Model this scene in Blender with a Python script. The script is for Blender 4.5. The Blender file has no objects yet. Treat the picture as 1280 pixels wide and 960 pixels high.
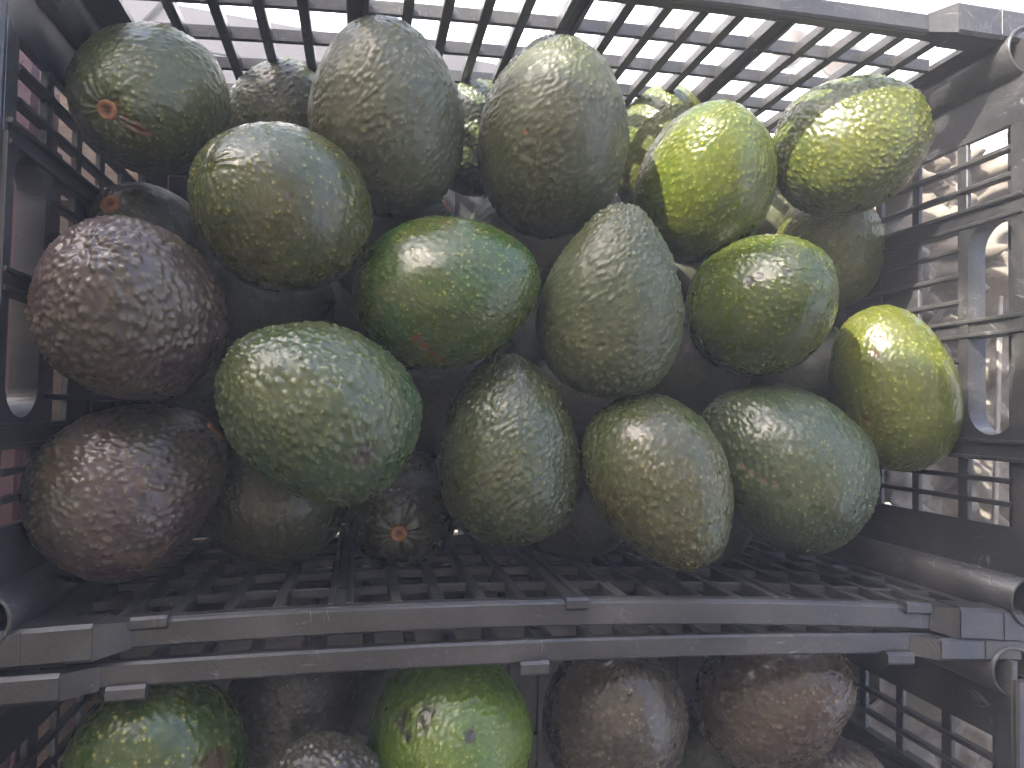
import bpy, bmesh, math, random
from mathutils import Vector, Matrix, noise

random.seed(7)
scene = bpy.context.scene
col = scene.collection

# ------------------------------------------------------------------ frame, camera, sky, sun, exposure
# Everything is laid out in the frame of the upper crate's opening (x along the long side, y up the
# opening, z out of the opening); FRAME tilts that frame back as the crates stand on the sloping rack.
ELEV = math.radians(50)
se, ce = math.sin(ELEV), math.cos(ELEV)
FRAME = Matrix(((1, 0, 0, .25), (0, se, -ce, 0), (0, ce, se, .95), (0, 0, 0, 1)))

cam_data = bpy.data.cameras.new('camera')
cam = bpy.data.objects.new('camera', cam_data)
col.objects.link(cam)
CAM_R = ((0.97958, -0.02666, -0.19927), (0.01981, 0.99915, -0.03628), (0.20007, 0.03159, 0.97927))
CAM_C = (-0.35933, -0.05324, 0.35644)
cam.matrix_world = FRAME @ Matrix([list(CAM_R[i]) + [CAM_C[i]] for i in range(3)] + [[0, 0, 0, 1]])
cam_data.sensor_width = 36
cam_data.lens = 26.16
cam_data.clip_start = .01
cam_data.clip_end = 400
scene.camera = cam

SUN_C = Vector((-.619, .589, .519)).normalized()
sun_w = (FRAME.to_3x3() @ SUN_C).normalized()
sun_el = math.asin(sun_w.z)
sun_data = bpy.data.lights.new('sun', 'SUN')
sun_data.energy = 2.0
sun_data.angle = math.radians(.53)
sun_data.color = (1, .95, .86)
sun = bpy.data.objects.new('sun', sun_data)
sun.rotation_euler = sun_w.to_track_quat('Z', 'Y').to_euler()
sun.location = (0, 0, 6)
col.objects.link(sun)

world = bpy.data.worlds.new('World')
scene.world = world
world.use_nodes = True
wn = world.node_tree
bg = wn.nodes['Background']
sky = wn.nodes.new('ShaderNodeTexSky')
sky.sky_type = 'NISHITA'
sky.sun_disc = False
sky.sun_elevation = sun_el
sky.sun_rotation = math.atan2(sun_w.x, sun_w.y)
sky.dust_density = 3.0
sky.air_density = .55
sky.ozone_density = 0
wn.links.new(sky.outputs[0], bg.inputs['Color'])
bg.inputs['Strength'].default_value = .15

scene.view_settings.view_transform = 'Standard'
scene.view_settings.look = 'None'
scene.view_settings.exposure = 3.5
scene.view_settings.gamma = 1
scene.view_settings.use_curve_mapping = False
scene.cycles.use_denoising = True
scene.cycles.max_bounces = 6
scene.cycles.diffuse_bounces = 3
scene.cycles.glossy_bounces = 3
scene.cycles.use_adaptive_sampling = True
scene.cycles.adaptive_threshold = .02


# ------------------------------------------------------------------ helpers
def link(name, me, parent=None):
    o = bpy.data.objects.new(name, me)
    col.objects.link(o)
    o.parent = parent
    return o


def tag(o, label=None, cat=None, group=None, kind=None):
    for k, v in (('label', label), ('category', cat), ('group', group), ('kind', kind)):
        if v:
            o[k] = v
    return o


def thing(name, label, cat, mat=None, group=None):
    o = link(name, None)
    o.matrix_world = FRAME @ (mat or Matrix.Identity(4))
    return tag(o, label, cat, group)


def copy_tree(o, parent=None):
    c = o.copy()
    col.objects.link(c)
    if parent:
        c.parent = parent
    for ch in list(o.children):
        copy_tree(ch, c)
    return c


class MB:
    """Collects chamfered bars, plates and tubes; build() links them as one mesh object."""
    def __init__(self):
        self.v, self.f = [], []

    def bar(self, axis, a0, a1, p, q, n=1, ch=.0006):
        """A chamfered bar along axis (0,1,2); p, q are (min,max) on the next two axes."""
        (p0, p1), (q0, q1) = p, q
        c = min(ch, (p1 - p0) * .3, (q1 - q0) * .3)
        prof = [(p0 + c, q0), (p1 - c, q0), (p1, q0 + c), (p1, q1 - c), (p1 - c, q1), (p0 + c, q1), (p0, q1 - c), (p0, q0 + c)]
        base = len(self.v)
        m = 8
        for i in range(n + 1):
            a = a0 + (a1 - a0) * i / n
            for pp, qq in prof:
                w = [0, 0, 0]
                w[axis] = a; w[(axis + 1) % 3] = pp; w[(axis + 2) % 3] = qq
                self.v.append(tuple(w))
        for i in range(n):
            for j in range(m):
                k = (j + 1) % m
                self.f.append((base + i * m + j, base + i * m + k, base + (i + 1) * m + k, base + (i + 1) * m + j))
        self.f.append(tuple(base + j for j in reversed(range(m))))
        self.f.append(tuple(base + n * m + j for j in range(m)))
        return self

    def prism(self, poly, axis, a0, a1):
        """poly: points on the two axes after axis, extruded from a0 to a1."""
        base, m = len(self.v), len(poly)
        for a in (a0, a1):
            for pp, qq in poly:
                w = [0, 0, 0]
                w[axis] = a; w[(axis + 1) % 3] = pp; w[(axis + 2) % 3] = qq
                self.v.append(tuple(w))
        for j in range(m):
            k = (j + 1) % m
            self.f.append((base + j, base + k, base + m + k, base + m + j))
        self.f.append(tuple(base + j for j in reversed(range(m))))
        self.f.append(tuple(base + m + j for j in range(m)))
        return self

    def pipe(self, cx, cy, z0, z1, r, t, n=28):
        """An open tube along z with wall thickness t."""
        base = len(self.v)
        for (rr, z) in ((r, z0), (r, z1), (r - t * .5, z1 + t * .4), (r - t, z1), (r - t, z0)):
            for i in range(n):
                a = 2 * math.pi * i / n
                self.v.append((cx + rr * math.cos(a), cy + rr * math.sin(a), z))
        for k in range(4):
            for i in range(n):
                j = (i + 1) % n
                self.f.append((base + k * n + i, base + k * n + j, base + (k + 1) * n + j, base + (k + 1) * n + i))
        return self

    def ring_plate(self, outer, inner, axis, a0, a1):
        """A plate with a hole: outer and inner outlines with the same number of points."""
        base, m = len(self.v), len(outer)
        for a in (a0, a1):
            for poly in (outer, inner):
                for pp, qq in poly:
                    w = [0, 0, 0]
                    w[axis] = a; w[(axis + 1) % 3] = pp; w[(axis + 2) % 3] = qq
                    self.v.append(tuple(w))
        for j in range(m):
            k = (j + 1) % m
            o0, i0, o1, i1 = base, base + m, base + 2 * m, base + 3 * m
            self.f.append((o0 + j, i0 + j, i0 + k, o0 + k))
            self.f.append((o1 + j, o1 + k, i1 + k, i1 + j))
            self.f.append((i0 + j, i1 + j, i1 + k, i0 + k))
            self.f.append((o0 + j, o0 + k, o1 + k, o1 + j))
        return self

    def build(self, name, mat, parent=None, warp=None, smooth=False):
        me = bpy.data.meshes.new(name)
        vs = [warp(*v) for v in self.v] if warp else self.v
        me.from_pydata(vs, [], self.f)
        bm = bmesh.new(); bm.from_mesh(me)
        bmesh.ops.recalc_face_normals(bm, faces=bm.faces)
        bm.to_mesh(me); bm.free()
        me.materials.append(mat)
        if smooth:
            me.shade_smooth()
        return link(name, me, parent)


# ------------------------------------------------------------------ materials
class NT:
    """Small node-tree writer."""
    def __init__(self, name):
        self.m = bpy.data.materials.new(name)
        self.m.use_nodes = True
        self.t = self.m.node_tree
        self.bsdf = self.t.nodes['Principled BSDF']
        self.out = self.t.nodes['Material Output']
        self.tc = self.t.nodes.new('ShaderNodeTexCoord')
        self.obj = self.tc.outputs['Object']

    def put(self, sock, v):
        if isinstance(v, bpy.types.NodeSocket):
            self.t.links.new(v, sock)
        elif v is not None:
            if hasattr(sock.default_value, '__len__') and not hasattr(v, '__len__'):
                v = [v] * len(sock.default_value)
            if hasattr(sock.default_value, '__len__') and len(sock.default_value) == 4 and len(v) == 3:
                v = tuple(v) + (1,)
            sock.default_value = v

    def noise(self, vec, scale, detail=2, rough=.5, out=0):
        n = self.t.nodes.new('ShaderNodeTexNoise')
        self.put(n.inputs['Vector'], vec)
        n.inputs['Scale'].default_value = scale
        n.inputs['Detail'].default_value = detail
        n.inputs['Roughness'].default_value = rough
        return n.outputs[out]

    def voronoi(self, vec, scale, feature='F1', rnd=1.0):
        n = self.t.nodes.new('ShaderNodeTexVoronoi')
        n.feature = feature
        self.put(n.inputs['Vector'], vec)
        n.inputs['Scale'].default_value = scale
        n.inputs['Randomness'].default_value = rnd
        return n.outputs['Distance'], n.outputs['Color'] if feature != 'DISTANCE_TO_EDGE' else None

    def ramp(self, v, a, b, c=0., d=1., smooth=True):
        n = self.t.nodes.new('ShaderNodeMapRange')
        n.interpolation_type = 'SMOOTHSTEP' if smooth else 'LINEAR'
        self.put(n.inputs['Value'], v)
        for k, x in zip(('From Min', 'From Max', 'To Min', 'To Max'), (a, b, c, d)):
            n.inputs[k].default_value = x
        return n.outputs[0]

    def math(self, op, a, b=None, c=None):
        n = self.t.nodes.new('ShaderNodeMath'); n.operation = op
        for s, v in zip(n.inputs, (a, b, c)):
            self.put(s, v)
        return n.outputs[0]

    def vmath(self, op, a, b=None, out=0):
        n = self.t.nodes.new('ShaderNodeVectorMath'); n.operation = op
        self.put(n.inputs[0], a)
        if b is not None:
            self.put(n.inputs['Scale'] if op == 'SCALE' else n.inputs[1], b)
        return n.outputs[out]

    def mix(self, fac, a, b):
        n = self.t.nodes.new('ShaderNodeMix'); n.data_type = 'RGBA'
        self.put(n.inputs[0], fac); self.put(n.inputs[6], a); self.put(n.inputs[7], b)
        return n.outputs[2]

    def sep(self, v):
        n = self.t.nodes.new('ShaderNodeSeparateXYZ'); self.put(n.inputs[0], v)
        return n.outputs

    def set(self, **kw):
        for k, v in kw.items():
            self.put(self.bsdf.inputs[k.replace('_', ' ')], v)
        return self.m

    def bump(self, h, strength, dist):
        n = self.t.nodes.new('ShaderNodeBump')
        n.inputs['Strength'].default_value = strength
        n.inputs['Distance'].default_value = dist
        self.put(n.inputs['Height'], h)
        self.t.links.new(n.outputs[0], self.bsdf.inputs['Normal'])


def plastic(name, base, dust, rough=.42, dusty=.5):
    w = NT(name)
    big = w.noise(w.obj, 18, 3, .6)
    fine = w.noise(w.obj, 420, 2, .6)
    sw = w.vmath('ADD', w.obj, w.vmath('SCALE', w.vmath('SUBTRACT', w.noise(w.obj, 22, 1, .5, 1), (.5, .5, .5)), .05))
    sc = w.ramp(w.noise(w.vmath('MULTIPLY', sw, (70, 1500, 60)), 1.0, 1, .6), .66, .72)
    sc2 = w.ramp(w.noise(w.vmath('MULTIPLY', sw, (1300, 90, 60)), 1.0, 1, .6), .67, .73)
    patch = w.ramp(w.noise(w.obj, 38, 2, .6), .50, .64)
    sc = w.math('MULTIPLY', w.math('MAXIMUM', sc, sc2), patch)
    d = w.math('MULTIPLY', w.math('ADD', w.ramp(big, .35, .75), w.ramp(fine, .45, .8, 0, .5)), dusty)
    c = w.mix(d, base, dust)
    c = w.mix(w.math('MULTIPLY', sc, .6), c, (.16, .16, .17))
    fk = w.math('MULTIPLY', w.ramp(w.voronoi(sw, 420)[0], .06, .16, 1, 0), w.ramp(w.noise(w.obj, 70, 1), .62, .68))
    c = w.mix(w.math('MULTIPLY', fk, .7), c, (.30, .29, .27))
    w.bump(fine, .25, .0006)
    return w.set(Base_Color=c, Roughness=w.math('ADD', w.ramp(big, .3, .7, -.08, .1), w.math('ADD', w.math('MULTIPLY', sc, .15), rough)))


SKIN = .46


def avocado_material(name, base, alt, dot, wart=1., size=1., dots=.4, rough=.36, tint=.2, marks=(), mark_col=(.12, .05, .03), mark_r=.004, seed=0., russet=0.):
    def rich(c):
        m = sum(c) / 3
        return tuple(max(.004, (m + (x - m) * 1.14) * SKIN) for x in c)
    base, alt, dot, mark_col = rich(base), rich(alt), rich(dot), rich(mark_col)
    w = NT(name)
    p0 = w.vmath('ADD', w.obj, (seed, seed * .37, seed * .71))
    wv = w.vmath('SUBTRACT', w.noise(p0, 130, 1, .5, 1), (.5, .5, .5))
    p = w.vmath('ADD', p0, w.vmath('SCALE', wv, .0035))
    d1, c1 = w.voronoi(p, 345 / size, 'F1')
    rnd, pk, rn3 = w.sep(c1)
    peak = w.ramp(d1, .0, .74, 1, 0)
    h1 = w.math('MULTIPLY', peak, w.ramp(rnd, 0., 1., .55, 1.1, False))
    mid = w.noise(p0, 150, 2, .55)
    dim = w.noise(p0, 32, 2, .5)
    h = w.math('ADD', w.math('MULTIPLY', h1, w.ramp(dim, .3, .7, .35, 1.2)), w.math('MULTIPLY', mid, .6))
    # skin colour: two tones in broad patches, raised pebbles a little paler, pale lenticels on some of them
    big = w.ramp(w.noise(p0, 26, 3, .6), .36, .66)
    c = w.mix(big, base, alt)
    c = w.mix(w.ramp(mid, .38, .72, 0, .5), c, tuple(x * .58 for x in base))
    c = w.mix(w.math('MULTIPLY', h1, tint), c, dot)
    if russet:
        c = w.mix(w.ramp(w.noise(w.vmath('ADD', p0, (3, 1, 2)), 45, 3, .65), .56, .74, 0, russet), c, (.11, .062, .032))
    dots = min(.8, dots * 1.4)
    pick = w.ramp(pk, 1 - dots - .03, 1 - dots + .03)
    m2 = w.math('MULTIPLY', w.ramp(d1, .10, .30, 1, 0), pick)
    d3, c3 = w.voronoi(p, 620 / size, 'F1')
    m3 = w.math('MULTIPLY', w.math('MULTIPLY', w.ramp(d3, .10, .32, 1, 0), w.ramp(w.sep(c3)[2], .45, .5)), w.ramp(dim, .35, .65, .25, .9))
    c = w.mix(w.math('MULTIPLY', m2, .75), c, dot)
    c = w.mix(w.math('MULTIPLY', m3, .7), c, dot)
    rg = w.math('ADD', w.ramp(mid, .3, .7, -.06, .08), rough - .03)
    if marks:
        jag = w.math('MULTIPLY', w.math('SUBTRACT', w.noise(p0, 330, 3, .7), .5), mark_r * 2.6)
        mm = None
        for q in marks:
            dd = w.math('ADD', w.vmath('DISTANCE', w.obj, tuple(q), out=1), jag)
            x = w.ramp(dd, mark_r * .35, mark_r * .9, 1, 0)
            mm = x if mm is None else w.math('MAXIMUM', mm, x)
        c = w.mix(w.math('MULTIPLY', mm, .85), c, mark_col)
        h = w.math('SUBTRACT', h, w.math('MULTIPLY', mm, .5))
    disp = w.t.nodes.new('ShaderNodeDisplacement')
    disp.inputs['Midlevel'].default_value = .8
    disp.inputs['Scale'].default_value = .0010 * wart
    w.put(disp.inputs['Height'], h)
    w.t.links.new(disp.outputs[0], w.out.inputs['Displacement'])
    w.m.displacement_method = 'DISPLACEMENT'
    return w.set(Base_Color=c, Roughness=rg, IOR=1.47)


def plain(name, c1, c2, scale, rough=.7, bump=.3, bdist=.002, stretch=(1, 1, 1)):
    w = NT(name)
    v = w.vmath('MULTIPLY', w.obj, stretch)
    n1 = w.noise(v, scale, 5, .62)
    n2 = w.noise(v, scale * 9, 3, .6)
    c = w.mix(w.ramp(w.math('ADD', w.math('MULTIPLY', n1, .7), w.math('MULTIPLY', n2, .3)), .35, .65), c1, c2)
    w.bump(n2, bump, bdist)
    return w.set(Base_Color=c, Roughness=rough)


BLACK = plastic('black_plastic', (.014, .014, .015), (.070, .065, .060))
WOOD = plain('rack_wood', (.16, .11, .07), (.26, .19, .13), 30, .75, .4, .002, (1, 14, 14))
MAROON = plain('maroon_paint', (.06, .022, .030), (.085, .04, .047), 40, .5)
PAPER = plain('crumpled_paper_skin', (.10, .085, .068), (.17, .15, .12), 24, .95, .3, .001)
CANE = plain('split_cane_skin', (.14, .12, .095), (.22, .195, .16), 60, .5)
CLOTH = plain('white_cloth', (.74, .75, .76), (.82, .82, .82), 60, .85, .3, .001)
REDWOOD = plain('red_board', (.009, .006, .005), (.018, .011, .009), 16, .6, .3, .002, (2, 14, 14))
CONCRETE = plain('pale_concrete', (.16, .15, .14), (.22, .21, .19), 3, .9, .4, .004)
CANVAS = plain('canvas', (.36, .32, .27), (.40, .36, .30), 40, .9, .3, .001)
_t = CANVAS.node_tree
_tr = _t.nodes.new('ShaderNodeBsdfTranslucent'); _tr.inputs[0].default_value = (.40, .35, .28, 1)
_mx = _t.nodes.new('ShaderNodeMixShader'); _mx.inputs[0].default_value = .3
_t.links.new(_t.nodes['Principled BSDF'].outputs[0], _mx.inputs[1])
_t.links.new(_tr.outputs[0], _mx.inputs[2])
_t.links.new(_mx.outputs[0], _t.nodes['Material Output'].inputs[0])
STEEL = plain('galvanised_steel', (.30, .30, .31), (.42, .42, .43), 25, .4)
SCAR = plain('stem_scar_bark', (.17, .065, .025), (.30, .14, .06), 260, .75, .6, .0012)
_w = SCAR.node_tree
_tc = _w.nodes.new('ShaderNodeTexCoord'); _sx = _w.nodes.new('ShaderNodeVectorMath'); _sx.operation = 'MULTIPLY'
_sx.inputs[1].default_value = (1, 1, 0)
_ln = _w.nodes.new('ShaderNodeVectorMath'); _ln.operation = 'LENGTH'
_mr = _w.nodes.new('ShaderNodeMapRange'); _mr.inputs[1].default_value = .0012; _mr.inputs[2].default_value = .0030
_mc = _w.nodes.new('ShaderNodeMix'); _mc.data_type = 'RGBA'; _mc.inputs[6].default_value = (.10, .042, .018, 1)
_src = _w.nodes['Principled BSDF'].inputs['Base Color'].links[0].from_socket
_w.links.new(_tc.outputs['Object'], _sx.inputs[0]); _w.links.new(_sx.outputs[0], _ln.inputs[0])
_w.links.new(_ln.outputs['Value'], _mr.inputs[0]); _w.links.new(_mr.outputs[0], _mc.inputs[0])
_w.links.new(_src, _mc.inputs[7]); _w.links.new(_mc.outputs[2], _w.nodes['Principled BSDF'].inputs['Base Color'])
CARD = plain('grey_cardboard', (.13, .12, .13), (.18, .165, .18), 22, .8)

# ------------------------------------------------------------------ setting
def ground_point(x, y, z):
    return x, y, z


gm = MB().bar(0, -12, 12, (-12, 12), (-.2, 0), 1, .001)
ground = gm.build('ground', CONCRETE)
tag(ground, kind='structure')

# ------------------------------------------------------------------ crates
XL, XR, DEPTH = -.508, 0., .25


def make_crate(name, label, top, bot, dx, group, tabs_top, tabs_bot, mat=BLACK):
    root = thing(name, label, 'crate', None, group)

    def warp(x, y, z):
        x += dx
        t, b = top(x), bot(x)
        return x, b + (y + .16) / .32 * (t - b), z

    def put(mb, nm, parent, smooth=False):
        return mb.build(nm, mat, parent, warp, smooth)

    # floor: slats with gaps, closed by a frame
    fl = MB()
    fl.bar(0, XL, XR, (-.16, -.135), (-DEPTH - .004, -DEPTH), 12).bar(0, XL, XR, (.135, .16), (-DEPTH - .004, -DEPTH), 12)
    fl.bar(0, XL, XR, (-.012, .012), (-DEPTH - .004, -DEPTH), 12)
    fl.bar(0, XL, XR, (-.1345, .1345), (-DEPTH - .0052, -DEPTH - .0032), 12)
    floor = put(fl, 'floor_panel', root)
    for i in range(20):
        x = XL + .02 + i * (XR - XL - .04) / 19
        put(MB().bar(1, -.14, .14, (-DEPTH - .003, -DEPTH + .001), (x - .0045, x + .0045)), 'slat', floor)

    # long sides
    wides = (-.137, -.252, -.366)
    bays = ((-.483, -.3715), (-.3605, -.2575), (-.2465, -.1425), (-.1315, -.019))
    crosses = (-.040, -.078, -.116, -.154, -.192)
    for s in (1, -1):
        def Y(a, b):
            return (.16 + a, .16 + b) if s > 0 else (-.16 - b, -.16 - a)
        m = MB()
        m.bar(0, XL, XR, Y(0, .0032), (-.007, .0), 24)
        m.bar(0, XL, XR, Y(0, .0032), (-DEPTH, -.232), 24)
        m.bar(0, XL, -.483, Y(.0002, .0034), (-.2325, -.0065), 2)
        m.bar(0, -.019, XR, Y(.0002, .0034), (-.2325, -.0065), 2)
        side = put(m, 'long_side', root)
        for (a, b) in bays:
            for i in range(1, 5):
                x = a + (b - a) * i / 5
                put(MB().bar(2, -.233, -.006, (x - .0028, x + .0028), Y(-.0004, .0060), 6), 'rib', side)
        for x in wides:
            m = MB()
            m.bar(2, -.233, -.004, (x - .0058, x - .0026), Y(-.0012, .0068), 6)
            m.bar(2, -.233, -.004, (x + .0026, x + .0058), Y(-.0012, .0068), 6)
            m.bar(2, -.233, -.005, (x - .0030, x + .0030), Y(.0004, .0050), 6)
            put(m, 'wide_rib', side)
        for z in crosses:
            put(MB().bar(0, -.484, -.018, Y(.0002, .0085 if s > 0 else .0052), (z - .0015, z + .0015), 30), 'cross_bar', side)

        # rim along the long side, with its moulded corner blocks and small tabs
        m = MB().bar(0, XL + .03, XR - .03, Y(.0005, (.0118 if dx else .0112) if s > 0 else .0132), (-.0045, .0025), 30, .0012)
        rim = put(m, 'long_rim', root)
        for (x, w) in (tabs_top if s > 0 else tabs_bot):
            if s > 0:
                put(MB().bar(0, x - w, x + w, (.1555, .1625), (-.004, .0062), 1, .0014), 'tab', rim)
            else:
                put(MB().bar(0, x - w, x + w, (-.1645, -.1580), (-.004, .0052), 1, .0014), 'tab', rim)
        for e in (1, -1):
            xe, xi, xc = (XR + .010, XR - .040, XR - .054) if e > 0 else (XL - .010, XL + .040, XL + .054)
            ya, yb = Y(-.0015, (.0112 if dx else .0165) if s > 0 else .0160)
            m = MB().bar(0, min(xe, xi), max(xe, xi), (ya, yb), (-.010, .0095), 3, .0018)
            yr = Y(.0003, .0110 if s > 0 else .0128)
            y0, y1 = ya, yb
            # chamfered shoulder that runs from the block to the rim
            base = len(m.v)
            m.v += [(xi, y0 + .0005, -.008), (xi, y1 - .0005, -.008), (xi, y1 - .0005, .0085), (xi, y0 + .0005, .0085),
                    (xc, yr[0], -.0042), (xc, yr[1], -.0042), (xc, yr[1], .0028), (xc, yr[0], .0028)]
            for q in ((0, 1, 2, 3), (7, 6, 5, 4), (0, 4, 5, 1), (1, 5, 6, 2), (2, 6, 7, 3), (3, 7, 4, 0)):
                m.f.append(tuple(base + k for k in q))
            seam = xi + (xe - xi) * .55
            m.bar(1, ya + .002, yb - .001, (.0090, .0101), (seam - .0006, seam + .0006), 1, .0002)
            put(m, 'corner_block', rim)

    # short sides with the handle slot, bands and slats
    for s in (1, -1):
        xw = XR if s > 0 else XL

        def X(a, b):
            return (xw + a, xw + b) if s > 0 else (xw - b, xw - a)
        zf = .0135
        m = MB()
        x0, x1 = X(0, .004)
        m.bar(1, .114, .16, (-DEPTH, zf), (x0, x1), 4).bar(1, -.16, -.114, (-DEPTH, zf), (x0, x1), 4)
        m.bar(1, -.1145, .1145, (.0015, zf), X(.0002, .0044), 8)
        m.bar(1, -.1145, .1145, (-DEPTH, -.234), X(.0002, .0044), 8)
        m.bar(1, -.0665, .0615, (-.2345, -.0745), X(.0022, .0038), 6)
        side = put(m, 'short_side', root)
        # handle: a plate with a stadium hole and a deep lip
        zc, r, hl = -.010, .0165, .0465
        inner, outer = [], []
        n = 48
        for i in range(n):
            a = 2 * math.pi * i / n
            cz, cy = math.cos(a), math.sin(a)
            inner.append(((hl if cy >= 0 else -hl) + r * cy, zc + r * cz))
            k = 1 / max(abs(cz) / .0235, abs(cy) / .0235)
            oy = max(-.0235, min(.0235, cy * k)); oz = max(-.0235, min(.0235, cz * k))
            outer.append(((hl if cy >= 0 else -hl) * (1.0 if abs(cy) > 1e-6 else 1) + oy * .85, zc + oz))
        x0, x1 = X(-.0018, .0105)
        hd = put(MB().ring_plate(outer, inner, 0, x0, x1), 'handle_slot', side)
        for y, hw in ((.067, .0062), (0., .0056), (-.0715, .0062)):
            m = MB()
            x0, x1 = X(-.0030, .0062)
            m.bar(2, -.234, zf - .001, (x0, x1), (y + hw - .0026, y + hw))
            m.bar(2, -.234, zf - .001, (x0, x1), (y - hw, y - hw + .0026))
            m.bar(2, -.234, zf - .0015, X(-.0008, .0040), (y - hw + .002, y + hw - .002))
            put(m, 'band', side)
        for y in (.101, .0855, -.0885, -.1015):
            put(MB().bar(2, -.234, .0025, X(-.0012, .0046), (y - .0015, y + .0015)), 'slat', side)
        for y in (.0175, .0335, .0495, -.0185, -.0355, -.0525):
            put(MB().bar(2, -.234, -.0320, X(-.0012, .0046), (y - .0015, y + .0015)), 'slat', side)
        for z, w in ((-.0335, .0040), (-.073, .0032), (-.109, .0032), (-.147, .0032), (-.19, .0032)):
            put(MB().bar(1, -.1145, .1145, (z - w, z + w), X(.0006, .0040), 6), 'rib', side)
        m = MB().bar(1, -.150, .150, (.0115, .0165), X(.0005, .0145), 6, .0012)
        m.bar(1, -.150, .150, (-.012, .0125), X(.0118, .0142), 6)
        put(m, 'short_rim', root)

    # stacking sockets that run down the four corners
    for e in (1, -1):
        for s in (1, -1):
            cx = XR + .004 if e > 0 else XL - .004
            put(MB().pipe(cx, s * .1535, -DEPTH, .0105, .0140, .0018), 'corner_socket', root, True)
    return root


def up_top(x): return .1620 - .014 * x - .088 * x * x
def up_bot(x): return -.159 - .018 * x + .009 * (1 - ((x + .25) / .25) ** 2)
def lo_top(x): return -.1835 - .008 * x + .006 * (1 - ((x + .26) / .26) ** 2)
def lo_bot(x): return lo_top(x) - .31


upper = make_crate('plastic_crate', 'black slatted plastic crate, the upper one, tipped forward and heaped with avocados', up_top, up_bot, 0,
                   'black crates on the sloping rack', ((-.40, .004),), ((-.447, .0075), (-.253, .0055), (-.062, .0075)))
lower = make_crate('plastic_crate', 'black slatted plastic crate of avocados just below, only its upper rim and sockets in view', lo_top, lo_bot, -.012,
                   'black crates on the sloping rack', ((-.443, .0080), (-.262, .0070), (-.062, .0080)), ())
# the sloping rack that carries the crates
rack = thing('display_rack', 'sloping wooden rack of planks carrying the black crates', 'rack')
for i, y in enumerate((-.46, -.33, -.21, -.08, .04, .15)):
    MB().bar(0, -.62, 1.10, (y - .052, y + .052), (-DEPTH - .034, -DEPTH - .010), 1, .002).build('plank', WOOD, rack)
MB().bar(0, -.62, 1.10, (-.545, -.525), (-DEPTH - .034, -DEPTH + .02), 1, .002).build('ledge', WOOD, rack)
finv = FRAME.inverted()
for x in (-.56, .25, 1.04):
    for y in (-.46, .13):
        p = FRAME @ Vector((x, y, -DEPTH - .06))
        o = MB().bar(2, 0, p.z, (p.x - .025, p.x + .025), (p.y - .025, p.y + .025), 1, .002)
        ob = o.build('leg', WOOD, rack)
        ob.matrix_parent_inverse = rack.matrix_world.inverted()
    MB().bar(1, -.53, .2, (-DEPTH - .074, -DEPTH - .034), (x - .02, x + .02), 1, .002).build('rail', WOOD, rack)

# painted post and grey box beyond the handle end
post = thing('painted_post', 'maroon painted wooden post seen through the crate end near the purple avocados', 'post')
MB().bar(1, -.75, .42, (-.152, -.116), (-.585, -.548), 1, .003).build('shaft', MAROON, post)
MB().bar(1, -.748, .1, (-.150, -.118), (-.5478, -.545), 1, .001).build('batten', MAROON, post)
box = thing('cardboard_box', 'grey cardboard box standing beyond the maroon post', 'box')
MB().bar(1, -.34, .26, (-.30, .06), (-.90, -.66), 1, .003).build('carton', CARD, box)
MB().bar(1, -.34, .26, (-.135, -.105), (-.6595, -.6575), 1, .0005).build('tape', PAPER, box)
# ------------------------------------------------------------------ things beyond the crates
def crumpled(name, label, cat, mat, origin, eu, ev, su, sv, amp, seed, nu=70, nv=70):
    o_, eu, ev = Vector(origin), Vector(eu).normalized(), Vector(ev).normalized()
    en = eu.cross(ev)
    vs, fs = [], []
    for j in range(nv + 1):
        for i in range(nu + 1):
            u, v = (i / nu - .5) * su, (j / nv - .5) * sv
            q = Vector((u, v, seed)) * 30
            q2 = q + noise.noise_vector(q * .7) * .9
            d = noise.voronoi(q2)[0]
            h = (d[1] - d[0]) * .9 + noise.fractal(q * .6, 1, 2, 3) * .5 + (noise.voronoi(q2 * 2.3)[0][0]) * .3
            vs.append(tuple(o_ + eu * u + ev * v + en * (h * amp)))
    for j in range(nv):
        for i in range(nu):
            a = j * (nu + 1) + i
            fs.append((a, a + 1, a + nu + 2, a + nu + 1))
    me = bpy.data.meshes.new(name)
    me.from_pydata(vs, [], fs)
    me.materials.append(mat)
    me.shade_smooth()
    o = link(name, me)
    o.matrix_world = FRAME.copy()
    sol = o.modifiers.new('thickness', 'SOLIDIFY'); sol.thickness = .0008
    return tag(o, label, cat)


crumpled('crumpled_paper', 'crumpled beige packing paper heaped beside the sunny end of the crates', 'paper', PAPER, (.34, -.17, -.185), (1, 0, -.12), (0, 1, 0), .64, .66, .040, 3.1, 200, 200)
rnd = random.Random(4)
for i in range(6):
    # thin split canes lying over the paper, seen through the slats of the crate end
    x, y, z = .10 + .036 * i + rnd.uniform(-.01, .01), rnd.uniform(-.12, .06), -.105 - .006 * i
    ang, L, w_ = rnd.uniform(-.30, .30), rnd.uniform(.13, .2), rnd.uniform(.0022, .004)
    t = link('split_cane', None)
    t.matrix_world = FRAME @ Matrix.Translation((x, y, z)) @ Matrix.Rotation(ang, 4, 'Z') @ Matrix.Rotation(rnd.uniform(-.15, .15), 4, 'X')
    tag(t, 'thin pale split cane on the crumpled paper, seen through the crate end', 'cane', 'split canes lying on the paper')
    MB().bar(1, -L, L * .1, (-w_ * .6, w_ * .6), (-w_, w_), 3, .001).build('cane_strip', CANE, t)
    MB().bar(1, L * .1, L, (-w_ * .5, w_ * .5), (-w_ * .9, w_ * .9), 3, .001).build('cane_tip', CANE, t)

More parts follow.
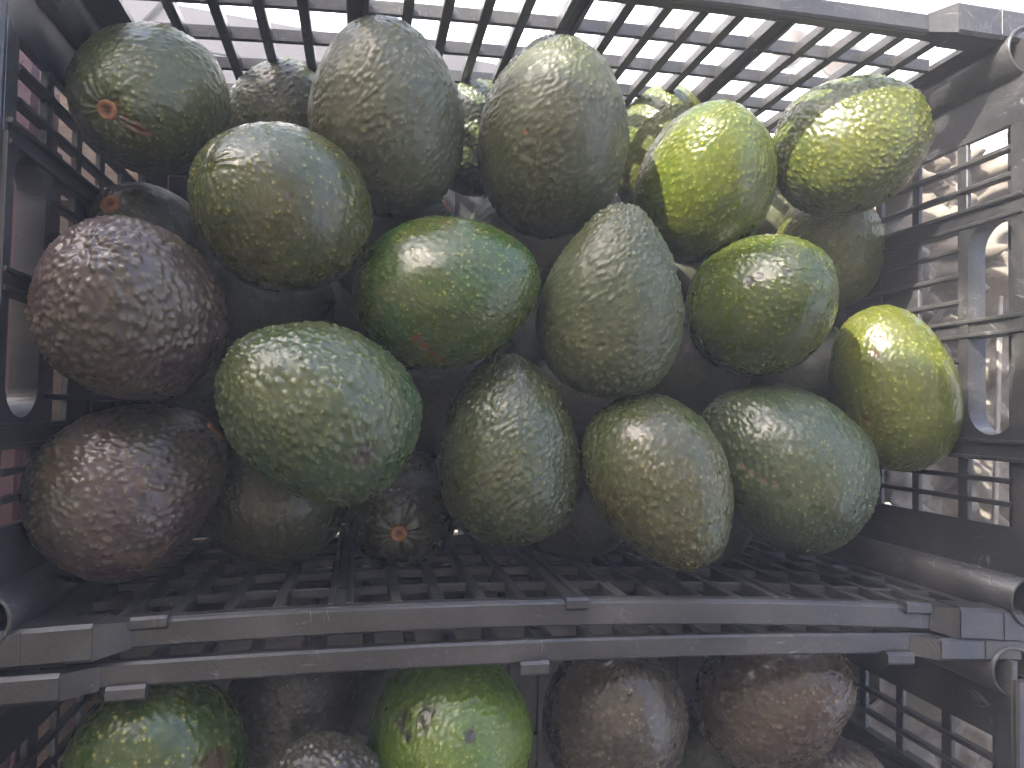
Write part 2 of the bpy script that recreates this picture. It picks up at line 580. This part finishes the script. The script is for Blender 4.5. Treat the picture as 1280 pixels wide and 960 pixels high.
# white-clothed table behind the crates
tw = Matrix.Identity(4)
table = link('market_table', None)
table.location = (.5, 2.3, 0)
tag(table, 'table under a bright white cloth, behind the upper crate', 'table')
MB().bar(0, -3.0, 3.0, (-1.55, 1.9), (.520, .526), 1, .002).bar(0, -3.0, 3.0, (-1.556, -1.55), (.2, .524), 1, .001).build('tablecloth', CLOTH, table)
MB().bar(0, -2.95, 2.95, (-1.5, 1.85), (.48, .518), 1, .002).build('table_top', WOOD, table)
for x in (-2.8, 2.8):
    for y in (-1.4, 1.7):
        MB().bar(2, 0, .48, (x - .03, x + .03), (y - .03, y + .03), 1, .003).build('leg', WOOD, table)
# ------------------------------------------------------------------ unseen awning over the photographer, put in to cast the shade
FR = FRAME.to_3x3()
e1 = SUN_C.cross(Vector((0, 1, 0))).normalized()
e2 = e1.cross(SUN_C)
s_w, e1_w, e2_w = FR @ SUN_C, FR @ e1, FR @ e2
EDGE = -.021
anchor = FRAME @ (SUN_C * 1.55 + e2 * EDGE + e1 * .12)
du = (e1_w - s_w * (e1_w.z / s_w.z)); du.normalize()
dv = -(e2_w - s_w * (e2_w.z / s_w.z)); dv.normalize()
aw = link('shade_tent', None)
aw.location = (anchor.x, anchor.y, 0)
tag(aw, 'unseen beige canvas tent on steel poles, put in to shade the crates, open towards them', 'tent')
vs, fs = [], []
NU, NV = 40, 24
for k in (0,):
    for j in range(NV + 1):
        for i in range(NU + 1):
            u, v = -2.6 + 5.2 * i / NU, 5.0 * j / NV
            p = Vector((0, 0, anchor.z)) + du * u + dv * v
            sag = -.03 * math.sin(math.pi * min(1, v / 5.0)) * (1 + .3 * math.sin(u * 5))
            vs.append((p.x, p.y, p.z + sag - .002 * k))
for k in (0,):
    b = k * (NU + 1) * (NV + 1)
    for j in range(NV):
        for i in range(NU):
            a = b + j * (NU + 1) + i
            fs.append((a, a + 1, a + NU + 2, a + NU + 1))
me = bpy.data.meshes.new('canvas_sheet'); me.from_pydata(vs, [], fs); me.materials.append(CANVAS)
link('canvas_sheet', me, aw)
for (u0, v0, u1, v1) in ((-2.6, 4.99, 2.6, 4.99), (-2.6, .6, -2.6, 5.0), (2.6, .6, 2.6, 5.0)):
    # unseen canvas walls added to shut out low light, hanging in soft folds
    vs, fs = [], []
    for i in range(61):
        t = i / 60
        p = du * (u0 + (u1 - u0) * t) + dv * (v0 + (v1 - v0) * t)
        nn = (dv if u0 != u1 else du) * (.03 * math.sin(i * 1.3) + .02 * math.sin(i * .37))
        for h in (0.02, .5, 1.0):
            vs.append((p.x + nn.x * (1.2 - h), p.y + nn.y * (1.2 - h), h * anchor.z))
    for i in range(60):
        for k in range(2):
            q = i * 3 + k
            fs.append((q, q + 3, q + 4, q + 1))
    me = bpy.data.meshes.new('added_canvas_wall'); me.from_pydata(vs, [], fs); me.materials.append(CANVAS); me.shade_smooth()
    link('added_canvas_wall', me, aw)
for (u, v) in ((-2.5, .05), (2.5, .05), (-2.5, 4.9), (2.5, 4.9)):
    p = du * u + dv * v
    MB().pipe(p.x, p.y, 0, anchor.z, .02, .003, 16).build('pole', STEEL, aw, None, True)

# unseen canvas roof without walls, added to block the low sky on that side
sky_blocker = aw.copy()
col.objects.link(sky_blocker)
sky_blocker.location = aw.location + du * -5.6 + dv * -5.05
sky_blocker['label'] = 'unseen canvas roof on poles, added to block low sky beyond the sunny end of the crates'
for ch in list(aw.children):
    if not ch.name.startswith('added_canvas_wall'):
        k = ch.copy(); col.objects.link(k); k.parent = sky_blocker

board = link('red_board', None)
board.location = (-.24, 1.04, .526)
board.rotation_euler = (0, 0, math.radians(-9))
tag(board, 'worn reddish brown board lying on the white table behind the crate', 'board')
MB().bar(0, -.40, .38, (-.17, .0), (.0, .022), 1, .002).build('plank', REDWOOD, board)
MB().bar(0, -.40, .37, (.004, .16), (.0, .024), 1, .002).build('plank', REDWOOD, board)
for x in (-.3, .28):
    MB().bar(1, -.165, .155, (.0221, .034), (x - .03, x + .03), 1, .002).build('batten', REDWOOD, board)

# ------------------------------------------------------------------ avocados
# key: centre, stem-end axis, greatest radius, length/width, taper, blemishes (crate frame, metres)
SHAPES = {
    'A1': ((-0.4696, 0.102, -0.05), (-0.217, -0.478, 0.851), 0.0375, 1.146, 0.15, [[-0.4739, 0.0841, -0.0118], [-0.4701, 0.0792, -0.0147], [-0.4667, 0.0769, -0.0176], [-0.4634, 0.0747, -0.0214]]),
    'A2': ((-0.4142, 0.1274, -0.125), (0.427, 0.695, 0.579), 0.0317, 1.203, 0.15, []),
    'A3': ((-0.3488, 0.1011, -0.045), (-0.179, 0.861, 0.476), 0.0417, 1.246, 0.03, []),
    'A4': ((-0.3995, 0.0418, -0.012), (-0.673, 0.184, 0.717), 0.0395, 1.085, 0.12, [[-0.3915, 0.0385, 0.0257]]),
    'A5': ((-0.2566, 0.0989, -0.045), (-0.035, 0.878, 0.477), 0.0424, 1.300, 0.05, [[-0.2797, 0.0892, -0.0109]]),
    'A6': ((-0.2879, 0.1299, -0.135), (-0.11, 0.863, 0.493), 0.0343, 1.126, 0.10, []),
    'A7': ((-0.1542, 0.1318, -0.135), (-0.204, 0.774, 0.599), 0.0382, 1.223, 0.10, []),
    'A8': ((-0.1571, 0.0881, -0.06), (-0.109, 0.577, 0.809), 0.0421, 1.232, 0.15, []),
    'A9': ((-0.063, 0.1167, -0.054), (0.676, 0.135, 0.725), 0.0416, 1.152, 0.10, []),
    'A10': ((-0.0289, 0.07, -0.125), (-0.382, 0.843, 0.377), 0.0374, 1.223, 0.10, []),
    'A11': ((-0.1272, 0.0128, -0.045), (0.239, 0.271, 0.932), 0.0412, 1.141, 0.12, [[-0.1531, 0.02, -0.014], [-0.1492, 0.0223, -0.0108], [-0.1361, 0.0251, -0.0032]]),
    'A12': ((-0.3158, 0.0082, -0.03), (0.917, 0.24, 0.318), 0.0402, 1.223, 0.15, [[-0.3337, -0.0199, -0.0041], [-0.3296, -0.0227, -0.0058], [-0.325, -0.0262, -0.0093], [-0.3209, -0.0289, -0.0136]]),
    'A13': ((-0.2277, 0.0078, -0.025), (0.026, 0.938, 0.345), 0.0389, 1.373, 0.31, [[-0.2423, -0.0198, 0.0032]]),
    'A14': ((-0.4615, -0.0106, -0.005), (-0.128, 0.439, 0.889), 0.0392, 1.204, 0.10, []),
    'A15': ((-0.4652, -0.0927, -0.035), (0.799, 0.599, -0.06), 0.0408, 1.137, 0.24, []),
    'A16': ((-0.3777, -0.0546, -0.005), (-0.847, 0.438, 0.3), 0.0413, 1.174, 0.12, [[-0.3571, -0.074, 0.0274]]),
    'A17': ((-0.2789, -0.0751, -0.045), (-0.099, 0.985, 0.139), 0.0399, 1.335, 0.20, []),
    'A18': ((-0.2007, -0.0888, -0.02), (0.344, -0.825, 0.449), 0.0371, 1.359, 0.17, []),
    'A19': ((-0.108, -0.0816, -0.052), (-0.731, 0.655, -0.191), 0.0462, 1.231, 0.15, [[-0.1477, -0.0814, -0.029], [-0.1441, -0.0855, -0.0249], [-0.1393, -0.0895, -0.0205], [-0.1351, -0.0913, -0.0169]]),
    'A20': ((-0.0292, -0.0339, -0.058), (-0.339, 0.94, 0.04), 0.0375, 1.453, 0.12, [[-0.0565, -0.0058, -0.0369], [-0.0586, -0.0136, -0.0364], [-0.0581, -0.0549, -0.044]]),
    'A21': ((-0.4108, -0.1088, -0.105), (-0.839, 0.375, 0.395), 0.0384, 1.152, 0.10, []),
    'A22': ((-0.333, -0.1155, -0.105), (-0.083, -0.178, 0.981), 0.0362, 1.200, 0.20, []),
    'A23': ((-0.3002, -0.0463, -0.135), (0.1, 0.924, 0.37), 0.0395, 1.115, 0.10, []),
    'A24': ((-0.2163, -0.1146, -0.125), (0.805, 0.07, 0.59), 0.0371, 1.173, 0.10, []),
    'A25': ((-0.1234, -0.1191, -0.135), (-0.141, 0.973, 0.184), 0.0386, 1.084, 0.10, []),
    'A26': ((-0.1276, -0.0198, -0.14), (-0.173, 0.917, 0.359), 0.0410, 1.149, 0.10, []),
    'A27': ((-0.036, -0.0314, -0.145), (0.189, 0.804, 0.564), 0.0405, 1.267, 0.10, []),
    'A28': ((-0.482, 0.042, -0.105), (-0.312, 0.319, 0.895), 0.0319, 1.206, 0.15, []),
    'A29': ((-0.4175, 0.0159, -0.15), (0.971, 0.014, 0.238), 0.0377, 1.122, 0.10, []),
    'A30': ((-0.3404, 0.0508, -0.115), (0.762, 0.556, 0.331), 0.0336, 1.286, 0.25, []),
    'A31': ((-0.2388, 0.0735, -0.2), (-0.129, 0.843, 0.522), 0.0475, 1.090, 0.10, []),
    'A32': ((-0.0363, 0.1052, -0.195), (-0.232, 0.828, 0.51), 0.0422, 1.139, 0.10, []),
    'B1': ((-0.4498, -0.2227, -0.03), (-0.156, 0.885, 0.438), 0.0408, 1.050, 0.10, [[-0.4176, -0.2142, -0.008], [-0.4213, -0.2144, -0.0036]]),
    'B2': ((-0.3906, -0.2178, -0.085), (0.534, 0.845, 0.013), 0.0360, 1.193, 0.15, []),
    'B3': ((-0.3087, -0.2251, -0.035), (-0.066, -0.364, 0.929), 0.0426, 1.033, 0.10, [[-0.3234, -0.198, -0.0072], [-0.3262, -0.2032, -0.0046], [-0.3345, -0.2013, -0.0125], [-0.3335, -0.2083, -0.0064], [-0.3371, -0.2055, -0.012], [-0.3032, -0.2074, 0.0022]]),
    'B4': ((-0.2136, -0.2233, -0.05), (-0.085, 0.824, 0.56), 0.0413, 1.179, 0.12, [[-0.2199, -0.1994, -0.0115]]),
    'B5': ((-0.1119, -0.2205, -0.055), (0.62, 0.526, 0.582), 0.0398, 1.276, 0.12, []),
    'B6': ((-0.37, -0.2308, 0.0), (0.946, 0.08, 0.314), 0.0258, 1.134, 0.10, []),
    'B7': ((-0.0742, -0.2809, -0.055), (0.623, 0.307, 0.719), 0.0354, 1.095, 0.10, []),
    'B8': ((-0.1183, -0.2826, -0.125), (-0.081, 0.992, -0.097), 0.0318, 1.139, 0.10, []),
    'B9': ((-0.3388, -0.2228, -0.14), (0.03, 0.999, 0.022), 0.0387, 1.049, 0.10, []),
    'F1': ((-.2099, -.0446, -.15), (.5, .6, .5), .037, 1.1, .1, []),
    'F2': ((-.4600, -.0376, -.19), (.2, .9, .3), .038, 1.1, .1, []),
    'F3': ((-.1131, .0554, -.19), (.8, .3, .4), .037, 1.1, .1, []),
    'F4': ((-.2536, -.0055, -.19), (.3, .5, .8), .037, 1.1, .1, []),
    'F5': ((-.3708, .0306, -.205), (.7, .6, .2), .037, 1.1, .1, []),
}


def profile(n, taper):
    out = []
    for i in range(n + 1):
        a = math.pi * i / n
        z = -math.cos(a)
        out.append((z, math.sin(a) * (1 - taper * z * .75 - taper * .35 * z * abs(z))))
    m = max(r for _, r in out)
    return [(z, r / m) for z, r in out]


def avocado(name, key, label, group, mat_args, res=(96, 150), scar=None, frame=FRAME, shape=None):
    c, ax, a, k, taper, marks = shape or SHAPES[key]
    ax = Vector(ax).normalized()
    rot = ax.to_track_quat('Z', 'Y').to_matrix().to_4x4()
    local = Matrix.Translation(c) @ rot
    inv = local.inverted()
    seed = (sum(ord(ch) * (i + 3) for i, ch in enumerate(key)) % 97) * .173
    nt, na = res
    pr = profile(nt, taper)
    vs, fs = [], []
    off = Vector((seed * 7, seed * 3, -seed * 5))

    def lump(v):
        q = Vector(v)
        return 1 + .045 * noise.noise(q * 22 + off) + .018 * noise.noise(q * 55 + off)
    for i, (z, r) in enumerate(pr):
        if i in (0, nt):
            v = Vector((0, 0, z * a * k)); vs.append(tuple(v * lump(v)))
            continue
        # the skin dips and puckers where the stem was
        dip = (.0034 if scar else .0012) * math.exp(-((r * a) / .0075) ** 2) if z > 0 else .0008 * math.exp(-((r * a) / .004) ** 2)
        for j in range(na):
            t = 2 * math.pi * j / na
            puck = (.0006 if scar else .00018) * math.sin(t * 9 + 4 * math.sin(t * 2 + seed) + 2 * math.sin(t * 5 + seed)) * math.exp(-((r * a - .010) / .006) ** 2) if z > 0 else 0
            v = Vector((r * a * math.cos(t), r * a * math.sin(t), z * a * k - math.copysign(dip, z) + puck))
            vs.append(tuple(v * lump(v)))
    for j in range(na):
        fs.append((0, 1 + (j + 1) % na, 1 + j))
        last = 1 + (nt - 2) * na
        fs.append((len(vs) - 1, last + j, last + (j + 1) % na))
    for i in range(nt - 2):
        for j in range(na):
            p, q = 1 + i * na + j, 1 + i * na + (j + 1) % na
            fs.append((p, q, q + na, p + na))
    me = bpy.data.meshes.new(name)
    me.from_pydata(vs, [], fs)
    me.shade_smooth()
    loc_marks = [tuple(inv @ Vector(q)) for q in marks]
    me.materials.append(avocado_material('avocado_skin_' + key.lower(), marks=loc_marks, seed=seed, **mat_args))
    o = link(name, me)
    o.matrix_world = frame @ local
    tag(o, label, 'avocado', group)
    if scar:
        # round button of bark left by the stem: a raised ring with a sunken middle
        rs = scar
        v2, f2 = [], []
        rings = ((0, -.0006), (.45, -.0002), (.72, .0010), (.92, .0012), (1.08, .0004), (1.15, -.0016))
        n = 20
        zt = (a * k - .0030) * lump((0, 0, a * k)) + .0002
        for ri, (rr, zz) in enumerate(rings):
            if ri == 0:
                v2.append((0, 0, zt + zz)); continue
            for j in range(n):
                t = 2 * math.pi * j / n
                w = 1 + .12 * noise.noise(Vector((math.cos(t) * 2 + seed, math.sin(t) * 2, rr)))
                v2.append((rs * rr * w * math.cos(t), rs * rr * w * math.sin(t), zt + zz + .0003 * noise.noise(Vector((t * 3, rr * 5, seed)))))
        for j in range(n):
            f2.append((0, 1 + j, 1 + (j + 1) % n))
        for ri in range(len(rings) - 2):
            for j in range(n):
                p, q = 1 + ri * n + j, 1 + ri * n + (j + 1) % n
                f2.append((p, p + n, q + n, q))
        m2 = bpy.data.meshes.new('stem_scar')
        m2.from_pydata(v2, [], f2)
        m2.materials.append(SCAR)
        m2.shade_smooth()
        link('stem_scar', m2, o)
    return o


YD = (.42, .42, .13)
PD = (.30, .27, .15)
G1 = 'avocados heaped in the upper crate'
G2 = 'avocados in the lower crate'
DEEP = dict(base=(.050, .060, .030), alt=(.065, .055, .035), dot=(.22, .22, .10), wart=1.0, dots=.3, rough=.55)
FRUIT = [
    # key, label, skin, stem scar radius
    ('A1', 'round green avocado with an orange stem scar facing out, top corner by the crate end', dict(base=(.075, .095, .035), alt=(.11, .12, .05), dot=YD, wart=.9, dots=.35, rough=.40, mark_col=(.22, .09, .05), mark_r=.0042), .0042),
    ('A2', 'small dull avocado half hidden behind, touching the back slats', dict(base=(.075, .09, .045), alt=(.085, .08, .05), dot=YD, wart=.9, dots=.4, rough=.42), None),
    ('A3', 'tall upright grey-brown avocado with its rounded top against the back slats', dict(base=(.075, .090, .045), alt=(.095, .092, .050), dot=(.33, .32, .15), wart=1.2, size=.95, dots=.35, rough=.45), None),
    ('A4', 'smooth shiny dark green avocado with scattered yellow flecks beneath the scarred one', dict(base=(.058, .078, .024), alt=(.095, .085, .035), dot=(.5, .48, .15), wart=.5, dots=.42, rough=.30, tint=.05, mark_col=(.06, .03, .02), mark_r=.003), None),
    ('A5', 'tall upright olive avocado with one sunlit shoulder and a tiny pink fleck', dict(base=(.080, .092, .045), alt=(.095, .092, .048), dot=(.32, .33, .14), wart=1.2, size=.9, dots=.3, rough=.45, mark_col=(.45, .10, .08), mark_r=.0016), None),
    ('A6', 'bluish green avocado glimpsed between the two tall upright ones', dict(base=(.06, .085, .04), alt=(.08, .10, .05), dot=YD, wart=.9, dots=.35, rough=.42), None),
    ('A7', 'sunlit avocado against the back slats, striped by their shadow', dict(base=(.11, .14, .035), alt=(.14, .15, .045), dot=YD, wart=.8, dots=.4, rough=.4), None),
    ('A8', 'glossy yellow-green avocado with a sunlit crown and dark underside', dict(base=(.085, .125, .018), alt=(.115, .135, .024), dot=(.48, .47, .10), wart=.7, dots=.4, rough=.33), None),
    ('A9', 'fully sunlit pebbly yellow-green avocado lying sideways under the back rim', dict(base=(.070, .095, .018), alt=(.095, .108, .024), dot=(.46, .46, .11), wart=1.25, size=.95, dots=.5, rough=.35, tint=.3), None),
    ('A10', 'avocado tucked beneath the sideways sunlit one, with a bright yellow patch', dict(base=(.12, .14, .03), alt=(.15, .15, .04), dot=(.42, .42, .12), wart=.8, dots=.35, rough=.42), None),
    ('A11', 'shiny round green avocado with small dark scars on its highlight', dict(base=(.060, .095, .020), alt=(.095, .11, .028), dot=(.48, .47, .12), wart=.55, dots=.45, rough=.30, tint=.08, mark_col=(.05, .04, .05), mark_r=.0036), None),
    ('A12', 'glossy bright green egg-shaped avocado lying sideways with a reddish scratch', dict(base=(.040, .092, .020), alt=(.085, .105, .026), dot=(.48, .47, .13), wart=.5, size=.85, dots=.5, rough=.30, tint=.08, mark_col=(.24, .09, .045), mark_r=.0040, russet=.4), None),
    ('A13', 'matt olive pear-shaped avocado standing neck up in the middle', dict(base=(.070, .092, .040), alt=(.085, .095, .042), dot=(.30, .31, .15), wart=1.3, size=.9, dots=.35, rough=.46, mark_col=(.05, .045, .03), mark_r=.003), None),
    ('A14', 'big round purple-brown avocado covered in coarse pebbles', dict(base=(.082, .052, .052), alt=(.086, .070, .048), dot=(.26, .22, .14), wart=1.8, size=1.15, dots=.45, rough=.36, tint=.3), None),
    ('A15', 'purple-brown pear-shaped avocado lying in the bottom corner, neck pointing up', dict(base=(.072, .043, .046), alt=(.060, .060, .038), dot=(.32, .28, .16), wart=1.1, dots=.4, rough=.36, russet=.4), .0050),
    ('A16', 'large bumpy blue-green avocado lying in front of the purple ones', dict(base=(.060, .100, .050), alt=(.088, .105, .042), dot=(.33, .36, .16), wart=1.5, size=1.05, dots=.4, rough=.34, tint=.22, mark_col=(.09, .065, .06), mark_r=.007), None),
    ('A17', 'grey-green pear-shaped avocado standing neck up at the bottom middle', dict(base=(.060, .085, .046), alt=(.082, .092, .042), dot=(.36, .36, .16), wart=1.25, size=.82, dots=.45, rough=.34, tint=.22), None),
    ('A18', 'brownish green pear-shaped avocado with its narrow end pointing down', dict(base=(.060, .082, .030), alt=(.085, .078, .034), dot=(.36, .33, .15), wart=1.0, dots=.4, rough=.33, tint=.2), None),
    ('A19', 'large dark green avocado with a pale scratch, leaning on the brownish pear-shaped one', dict(base=(.050, .078, .040), alt=(.070, .090, .040), dot=(.36, .37, .16), wart=.95, dots=.35, rough=.36, mark_col=(.26, .19, .14), mark_r=.0028), None),
    ('A20', 'long avocado by the sunny crate end, half bright yellow-green and half shaded', dict(base=(.105, .135, .016), alt=(.12, .13, .024), dot=(.46, .46, .12), wart=.7, dots=.4, rough=.36, mark_col=(.20, .085, .05), mark_r=.0040), None),
    ('A21', 'shaded olive avocado on the crate slats under the large bumpy one', dict(base=(.065, .072, .032), alt=(.085, .078, .038), dot=(.30, .28, .12), wart=1.0, dots=.4, rough=.4), None),
    ('A22', 'dark avocado end-on with a round orange stem scar, low in the crate', dict(base=(.052, .058, .030), alt=(.068, .060, .036), dot=(.26, .25, .12), wart=.9, dots=.3, rough=.32), .0042),
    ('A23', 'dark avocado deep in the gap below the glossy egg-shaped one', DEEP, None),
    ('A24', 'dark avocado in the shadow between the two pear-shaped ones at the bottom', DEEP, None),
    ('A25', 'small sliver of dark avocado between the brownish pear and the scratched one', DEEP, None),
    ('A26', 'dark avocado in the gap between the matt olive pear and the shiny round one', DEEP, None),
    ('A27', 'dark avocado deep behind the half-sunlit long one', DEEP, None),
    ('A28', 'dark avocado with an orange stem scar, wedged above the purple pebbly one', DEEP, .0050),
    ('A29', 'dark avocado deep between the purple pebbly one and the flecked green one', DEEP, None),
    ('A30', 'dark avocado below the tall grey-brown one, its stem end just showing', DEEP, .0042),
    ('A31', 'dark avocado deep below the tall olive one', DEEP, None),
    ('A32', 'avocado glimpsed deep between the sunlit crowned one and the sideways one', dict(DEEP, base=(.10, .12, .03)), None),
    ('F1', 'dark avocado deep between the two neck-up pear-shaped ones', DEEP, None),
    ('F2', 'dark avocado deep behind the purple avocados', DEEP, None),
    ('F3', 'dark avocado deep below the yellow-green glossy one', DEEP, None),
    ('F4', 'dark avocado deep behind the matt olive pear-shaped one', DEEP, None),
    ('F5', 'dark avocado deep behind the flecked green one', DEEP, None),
]
LOWER = [
    ('B1', 'big shiny green avocado with large yellow flecks beneath the lower rim', dict(base=(.042, .080, .020), alt=(.085, .125, .03), dot=(.55, .50, .15), wart=.6, size=1.25, dots=.5, rough=.30, tint=.1, mark_col=(.10, .055, .035), mark_r=.008), None),
    ('B2', 'dark purple-black avocado behind, between the two green ones of the lower crate', dict(base=(.050, .042, .034), alt=(.065, .058, .036), dot=(.26, .24, .13), wart=1.3, dots=.4, rough=.38), None),
    ('B3', 'bright green avocado with black scabs in the lower crate', dict(base=(.085, .165, .024), alt=(.13, .20, .035), dot=(.50, .52, .14), wart=.9, size=.9, dots=.5, rough=.34, mark_col=(.028, .016, .022), mark_r=.0052), None),
    ('B4', 'glossy purple-brown avocado with a small stem dimple in the lower crate', dict(base=(.075, .062, .052), alt=(.095, .080, .060), dot=(.42, .38, .22), wart=.7, dots=.35, rough=.28, tint=.1, mark_col=(.05, .035, .03), mark_r=.003), None),
    ('B5', 'reddish brown glossy avocado at the sunny end of the lower crate', dict(base=(.085, .058, .045), alt=(.105, .080, .055), dot=(.45, .38, .25), wart=.9, dots=.35, rough=.27, tint=.15), None),
    ('B6', 'top of a dark brown avocado in front of the flecked green one', dict(base=(.055, .050, .040), alt=(.070, .060, .045), dot=(.26, .24, .14), wart=1.3, dots=.3, rough=.4), None),
    ('B7', 'top of a grey-brown avocado below the reddish brown one', dict(base=(.105, .090, .078), alt=(.13, .11, .09), dot=(.34, .30, .22), wart=1.1, dots=.35, rough=.34), None),
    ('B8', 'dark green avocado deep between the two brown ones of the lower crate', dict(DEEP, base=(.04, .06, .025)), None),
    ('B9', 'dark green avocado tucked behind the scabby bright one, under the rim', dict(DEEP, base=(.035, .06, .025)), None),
]
for key, lab, args, sc in FRUIT:
    avocado('avocado', key, lab, G1, args, (90, 130) if 'dots' in args and args['dots'] == .3 and args['rough'] == .55 else (170, 260), sc)
for key, lab, args, sc in LOWER:
    avocado('avocado', key, lab, G2, args, (140, 210), sc)
tp = FRAME.inverted()
for i, (x, y, r, ang, lab) in enumerate(((.85, 1.37, .040, .5, 'brown avocado lying on the white table, seen through the back slats'),
                                         (.955, 1.345, .041, 2.1, 'second brown avocado on the white table, nearest the crate corner'))):
    c = Vector((x, y, .526 + r * .98))
    shape = (tuple(c), (math.cos(ang), math.sin(ang), .1), r, 1.2, .2, [])
    avocado('avocado', 'T%d' % i, lab, 'avocados on the white table', dict(base=(.10, .065, .045), alt=(.12, .085, .06), dot=PD, wart=1.2, dots=.4, rough=.4), (40, 60), None, Matrix.Identity(4), shape)

# ------------------------------------------------------------------ even haze added to stand for veiling glare in the lens
hz = MB().bar(0, -13, 13, (-13, 13), (-1.3, 2.75), 1, .001)
hm = bpy.data.materials.new('glare_haze')
hm.use_nodes = True
ht = hm.node_tree
ht.nodes.remove(ht.nodes['Principled BSDF'])
pv = ht.nodes.new('ShaderNodeVolumePrincipled')
pv.inputs['Color'].default_value = (.95, .95, .95, 1)
pv.inputs['Density'].default_value = .11
pv.inputs['Anisotropy'].default_value = 0
ht.links.new(pv.outputs[0], ht.nodes['Material Output'].inputs['Volume'])
tag(hz.build('haze', hm), kind='stuff')
